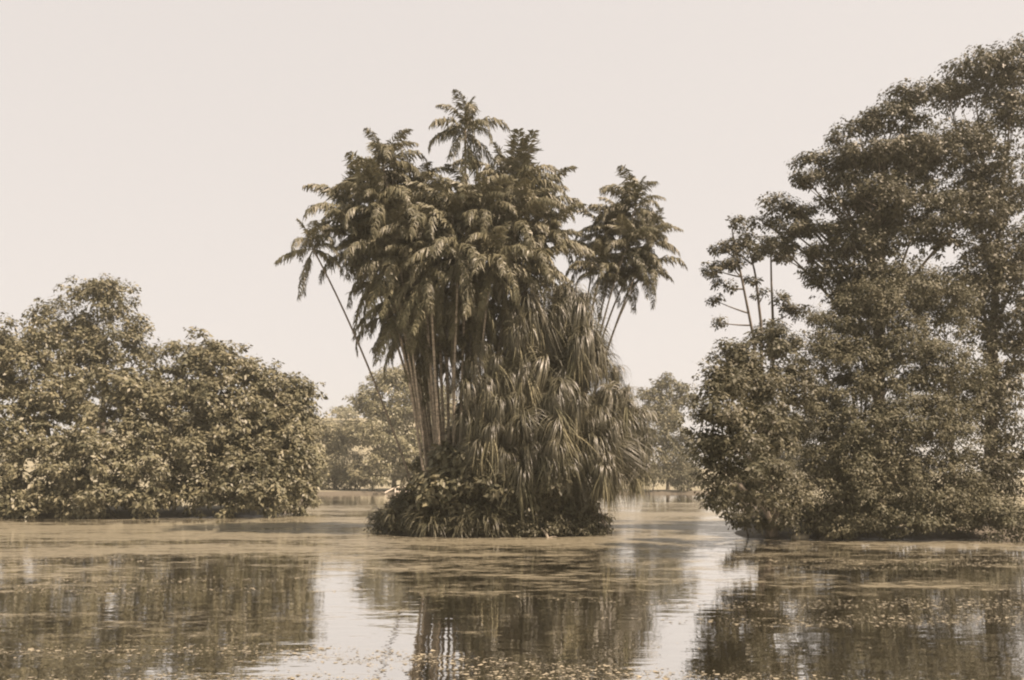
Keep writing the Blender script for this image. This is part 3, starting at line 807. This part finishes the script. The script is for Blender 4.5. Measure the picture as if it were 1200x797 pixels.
# ------------------------------------------------------------------ right bank
def build_right():
    # tall layered tree
    tree('broadleaf_tree', 'tallest dark tree on the right bank with layered open boughs against the sky', 'tree', base_at(1030, 50),
         [B(1070, 112, 50, 34, 12), B(1045, 140, 50, 40, 14), B(1005, 150, 50, 28, 12), B(980, 166, 50, 18, 7), B(955, 186, 50, 24, 7), B(1000, 184, 49.4, 30, 10), B(1030, 180, 49, 34, 15), B(1078, 180, 50, 45, 26),
          B(945, 212, 50, 22, 6), B(990, 212, 49.4, 24, 8), B(915, 240, 50.5, 22, 8), B(938, 248, 50, 22, 8), B(985, 238, 49.5, 28, 9), B(1030, 232, 48.5, 40, 24), B(896, 262, 51, 18, 6), B(925, 270, 50, 26, 9), B(965, 268, 49.5, 24, 8),
          B(915, 290, 50, 22, 5), B(955, 296, 49.5, 22, 8), B(1000, 285, 48.5, 36, 24), B(1075, 262, 49, 50, 40), B(965, 322, 49, 26, 12), B(985, 345, 48.6, 28, 20), B(1025, 338, 48, 42, 34), B(1120, 180, 51, 50, 36), B(1130, 260, 50, 50, 44), B(1045, 215, 51, 48, 58), B(1015, 285, 50.5, 42, 46), B(985, 200, 51, 26, 20)],
         'right', 0.20, 0.36, 901, sub=0.46, per=62, dens=0.95, spray=0.12, fill=0.1, lean=at(1035, 190, 50))
    tree('broadleaf_tree', 'very tall tree at the right end of the right bank', 'tree', base_at(1160, 52),
         [B(1140, 92, 53, 40, 24), B(1190, 80, 53, 44, 34), B(1180, 140, 53, 50, 44), B(1110, 110, 53, 26, 14), B(1170, 230, 52, 56, 44), B(1200, 310, 51, 60, 50), B(1150, 340, 50, 50, 44), B(1195, 400, 50, 60, 50), B(1160, 470, 49, 52, 50), B(1200, 540, 48, 60, 50), B(1150, 570, 47, 44, 36)],
         'right', 0.21, 0.45, 902, sub=0.6, per=74, dens=1.1)
    # rounded tree leaning out over the pond, nearest part of the bank
    tree('broadleaf_tree', 'rounded dark tree leaning out over the water at the left end of the right bank', 'tree', base_at(905, 44.6),
         [B(905, 408, 41, 32, 24), B(868, 425, 38, 32, 26), B(842, 452, 35, 30, 28), B(882, 462, 37, 38, 34), B(920, 460, 40, 34, 36), B(842, 495, 33.5, 34, 30), B(890, 512, 36, 40, 34), B(862, 530, 33.8, 38, 30),
          B(828, 525, 33.5, 20, 22), B(905, 560, 38.5, 36, 30), B(858, 562, 33.6, 34, 24), B(925, 588, 41, 30, 26), B(850, 585, 33.4, 24, 14), B(880, 585, 37, 26, 22), B(908, 608, 43.9, 24, 13)],
         'right', 0.19, 0.3, 903, sub=0.46, per=84, dens=1.05, lean=at(892, 500, 40))
    # vine-hung mass filling the right side
    tree('vine_covered_tree', 'tree smothered in fine leaved creepers to the right of the rounded dark tree', 'tree', base_at(1000, 46.5),
         [B(985, 385, 46.5, 36, 36), B(1030, 370, 46, 44, 40), B(1070, 345, 46.5, 36, 36), B(960, 430, 45.5, 36, 40), B(1010, 440, 44.8, 46, 44), B(1060, 425, 45, 44, 44), B(965, 495, 44.4, 40, 42), B(1015, 510, 43.8, 48, 44),
          B(1065, 500, 44, 46, 46), B(960, 560, 44, 38, 38), B(1000, 545, 43.4, 40, 34), B(1040, 540, 43.6, 36, 36), B(1005, 575, 43.6, 44, 36), B(1055, 570, 43.6, 46, 40), B(985, 605, 43.8, 40, 16), B(1050, 610, 43.4, 44, 16), B(945, 610, 43.8, 34, 15), B(985, 616, 43.5, 36, 13), B(1020, 613, 43.3, 34, 15)],
         'vine', 0.15, 0.35, 904, sub=0.5, per=110, dens=1.2, fill=0.1)
    tree('vine_covered_tree', 'creeper covered tree at the right edge under the very tall tree', 'tree', base_at(1115, 46),
         [B(1105, 370, 47, 40, 44), B(1110, 440, 45.5, 44, 46), B(1110, 510, 44.5, 44, 46), B(1105, 575, 43.8, 44, 40), B(1140, 600, 43.5, 44, 24), B(1170, 610, 43, 50, 22), B(1080, 600, 43.3, 40, 26)],
         'vine', 0.15, 0.3, 905, sub=0.5, per=100, dens=1.15)
    # slender trees behind the rounded one
    g = 'slender trees behind the right bank'
    def thin(label, bx, D, line, blobs, seed):
        rng = np.random.default_rng(seed)
        base = base_at(bx, D)
        t = thing('slender_tree', label, 'tree', base, g)
        pts = np.array([base - np.array([0, 0, 0.3])] + [at(x, y, D) for x, y in line])
        u = np.linspace(0, 1, len(pts)); uu = np.linspace(0, 1, 18)
        P = np.stack([np.interp(uu, u, pts[:, k]) for k in range(3)], -1)
        mb = MB(); mb.add(*tube(P, np.linspace(0.12, 0.04, 18), 7))
        for c, r in blobs:
            j = int(np.argmin(np.abs(P[:, 2] - (c[2] - 0.5))))
            mb.add(*tube(bez(P[j], (P[j] + c) / 2 + np.array([0, 0, -0.1]), c, 6), np.linspace(0.06, 0.02, 6), 5))
        mb.build('trunk', M['bark'], t, True, base)
        V, Q = crown(rng, blobs, 0.21, sub=0.40, per=44, dens=0.9, spray=0.18)
        link('crown', V - base, Q, M['right'], t)
    thin('slender bare stemmed tree leaning left, outermost of the thin trees, with tufted leaves', 893, 56, [(884, 400), (868, 320), (858, 270)],
         [B(862, 262, 56, 11, 9), B(850, 292, 56, 14, 9), B(868, 288, 56, 12, 9), B(838, 316, 56, 16, 10), B(858, 312, 56, 14, 8), B(846, 335, 56, 12, 7), B(838, 352, 56, 8, 5), B(842, 378, 56, 9, 5)], 911)
    thin('slender tree with a near upright stem in the middle of the thin trees', 895, 57, [(892, 380), (885, 320), (876, 285)],
         [B(872, 282, 57, 14, 9), B(886, 300, 57, 12, 8), B(880, 330, 57, 8, 6), B(895, 345, 57, 9, 6), B(868, 300, 57, 10, 7)], 912)
    thin('slender straight tree closest to the tall dark tree', 905, 58, [(906, 380), (904, 330), (903, 280)],
         [B(905, 285, 58, 16, 9), B(918, 300, 58, 14, 8), B(915, 350, 58, 10, 7), B(930, 365, 58, 14, 9), B(905, 385, 58, 16, 9)], 913)
    # small overhanging sprig of leaves near the water
    tree('bush', 'small bush with a sprig over the water at the foot of the rounded dark tree', 'bush', base_at(878, 45.6),
         [B(868, 612, 43.8, 12, 9), B(885, 610, 44, 14, 12), B(855, 604, 43.6, 9, 7)], 'right', 0.22, 0.06, 921, sub=0.35, per=34, twigs=1)
    # pale stones at the water's edge
    def stone(label, px, py, D, size, seed):
        rng = np.random.default_rng(seed)
        n1, n2 = 14, 9
        th = np.arange(n1) / n1 * 2 * PI; ph = np.linspace(-PI / 2, PI / 2, n2)
        T, Pp = np.meshgrid(th, ph)
        d = np.stack([np.cos(T) * np.cos(Pp), np.sin(T) * np.cos(Pp), np.sin(Pp)], -1)
        d = np.sign(d) * np.abs(d) ** 0.75
        w = 1 + 0.12 * np.sin(d[..., 0] * 5 + seed) * np.cos(d[..., 1] * 4 + seed) + 0.05 * rng.normal(size=T.shape) * (np.cos(Pp) > 0.1)
        V = (d * w[..., None] * np.array(size) / 2).reshape(-1, 3)
        i = np.arange(n2 - 1)[:, None] * n1; j = np.arange(n1)[None]; k = (j + 1) % n1
        Q = np.stack([i + j, i + k, i + n1 + k, i + n1 + j], -1).reshape(-1, 4)
        o = link('stone', V, Q, M['stone'], None, True)
        o.location = tuple(at(px, py, D)); o['label'] = label; o['category'] = 'stone'
    stone('flat pale block of stone at the waterline under the creeper covered tree', 938, 630, 43.4, (0.8, 0.6, 0.4), 3)
    stone('low pale stone lying in the water right of the flat block', 968, 632, 43.4, (0.6, 0.5, 0.25), 6)
    # pale fallen frond at the edge
    a = at(1018, 621, 43.8); b2 = at(1032, 615, 43.9); c = at(1040, 619.5, 43.8)
    mb = MB(); mb.add(*tube(bez(a, (a + b2) / 2 + np.array([0, 0, 0.08]), b2, 6), np.linspace(0.03, 0.07, 6), 6))
    mb.add(*tube(bez(b2, (b2 + c) / 2 + np.array([0, 0, 0.06]), c, 6), np.linspace(0.07, 0.05, 6), 6))
    o = mb.build('bent_branch', M['root'], None, True, b2)
    o.location = tuple(b2); o['label'] = 'pale bent dead branch arching over the waterline of the right bank'; o['category'] = 'branch'


# ------------------------------------------------------------------ light, air, camera
SUN_DIR = nrm(np.array([0.55, -0.27, 1.0]))


def build_light():
    el = math.asin(SUN_DIR[2]); az = math.atan2(SUN_DIR[0], SUN_DIR[1])
    l = bpy.data.lights.new('sun', 'SUN')
    l.energy = 5.0; l.angle = math.radians(0.6); l.color = (1.0, 0.79, 0.64)
    o = bpy.data.objects.new('sun', l); COL.objects.link(o)
    o.location = (40, -30, 60)
    from mathutils import Vector
    o.rotation_euler = Vector(SUN_DIR).to_track_quat('Z', 'Y').to_euler()
    w = bpy.data.worlds.new('World'); SC.world = w
    w.use_nodes = True
    nt = w.node_tree; nd = nt.nodes; lk = nt.links
    nd.clear()
    sky = nd.new('ShaderNodeTexSky'); sky.sky_type = 'NISHITA'; sky.sun_disc = False
    sky.sun_elevation = el; sky.sun_rotation = az
    sky.dust_density = 4.0; sky.air_density = 1.0
    bw = nd.new('ShaderNodeRGBToBW'); lk.new(sky.outputs[0], bw.inputs[0])
    pw = nd.new('ShaderNodeMath'); pw.operation = 'POWER'; pw.inputs[1].default_value = 0.12
    lk.new(bw.outputs[0], pw.inputs[0])
    tint = nd.new('ShaderNodeMixRGB'); tint.blend_type = 'MULTIPLY'; tint.inputs[0].default_value = 1
    tint.inputs[1].default_value = (1.0, 0.925, 0.88, 1)
    lk.new(pw.outputs[0], tint.inputs[2])
    sc = nd.new('ShaderNodeVectorMath'); sc.operation = 'SCALE'; sc.inputs['Scale'].default_value = 2.36
    lk.new(tint.outputs[0], sc.inputs[0])
    bg = nd.new('ShaderNodeBackground'); bg.inputs['Strength'].default_value = 0.10
    lk.new(sc.outputs[0], bg.inputs['Color'])
    out = nd.new('ShaderNodeOutputWorld'); lk.new(bg.outputs[0], out.inputs['Surface'])


HAZE = True


def build_haze():
    mb = MB()
    lo = np.array([-1510, -130, -4.0]); hi = np.array([1510, 1610, 36.0])
    mb.box((lo + hi) / 2, hi - lo)
    m, nt, nd, lk = new_mat('thin_haze')
    v = nd.new('ShaderNodeVolumePrincipled')
    v.inputs['Color'].default_value = (0.86, 0.86, 0.74, 1)
    v.inputs['Density'].default_value = 0.00045
    v.inputs['Anisotropy'].default_value = 0.2
    o = nd.new('ShaderNodeOutputMaterial'); lk.new(v.outputs[0], o.inputs['Volume'])
    h = mb.build('haze', m)
    h['kind'] = 'stuff'


def build_camera():
    c = bpy.data.cameras.new('camera')
    c.sensor_width = 36.0; c.lens = F / 1200 * 36
    c.shift_y = (HY - 398.5) / 1200
    c.clip_start = 0.1; c.clip_end = 6000
    o = bpy.data.objects.new('camera', c); COL.objects.link(o)
    o.location = (0, 0, CAMH); o.rotation_euler = (PI / 2, 0, 0)
    SC.camera = o


build_ground(); build_water(); build_palms(); build_island(); build_left(); build_far(); build_right()
build_light()
if HAZE:
    build_haze()
build_camera()
vs = SC.view_settings
vs.view_transform = 'Standard'; vs.look = 'None'; vs.gamma = 1.0; vs.use_curve_mapping = False
vs.exposure = 1.65
cy = SC.cycles
cy.use_denoising = True
cy.denoiser = 'OPENIMAGEDENOISE'
cy.denoising_input_passes = 'RGB_ALBEDO_NORMAL'
cy.max_bounces = 6; cy.diffuse_bounces = 3; cy.glossy_bounces = 3; cy.transmission_bounces = 3; cy.volume_bounces = 0
cy.filter_width = 2.1
cy.sample_clamp_indirect = 4.0
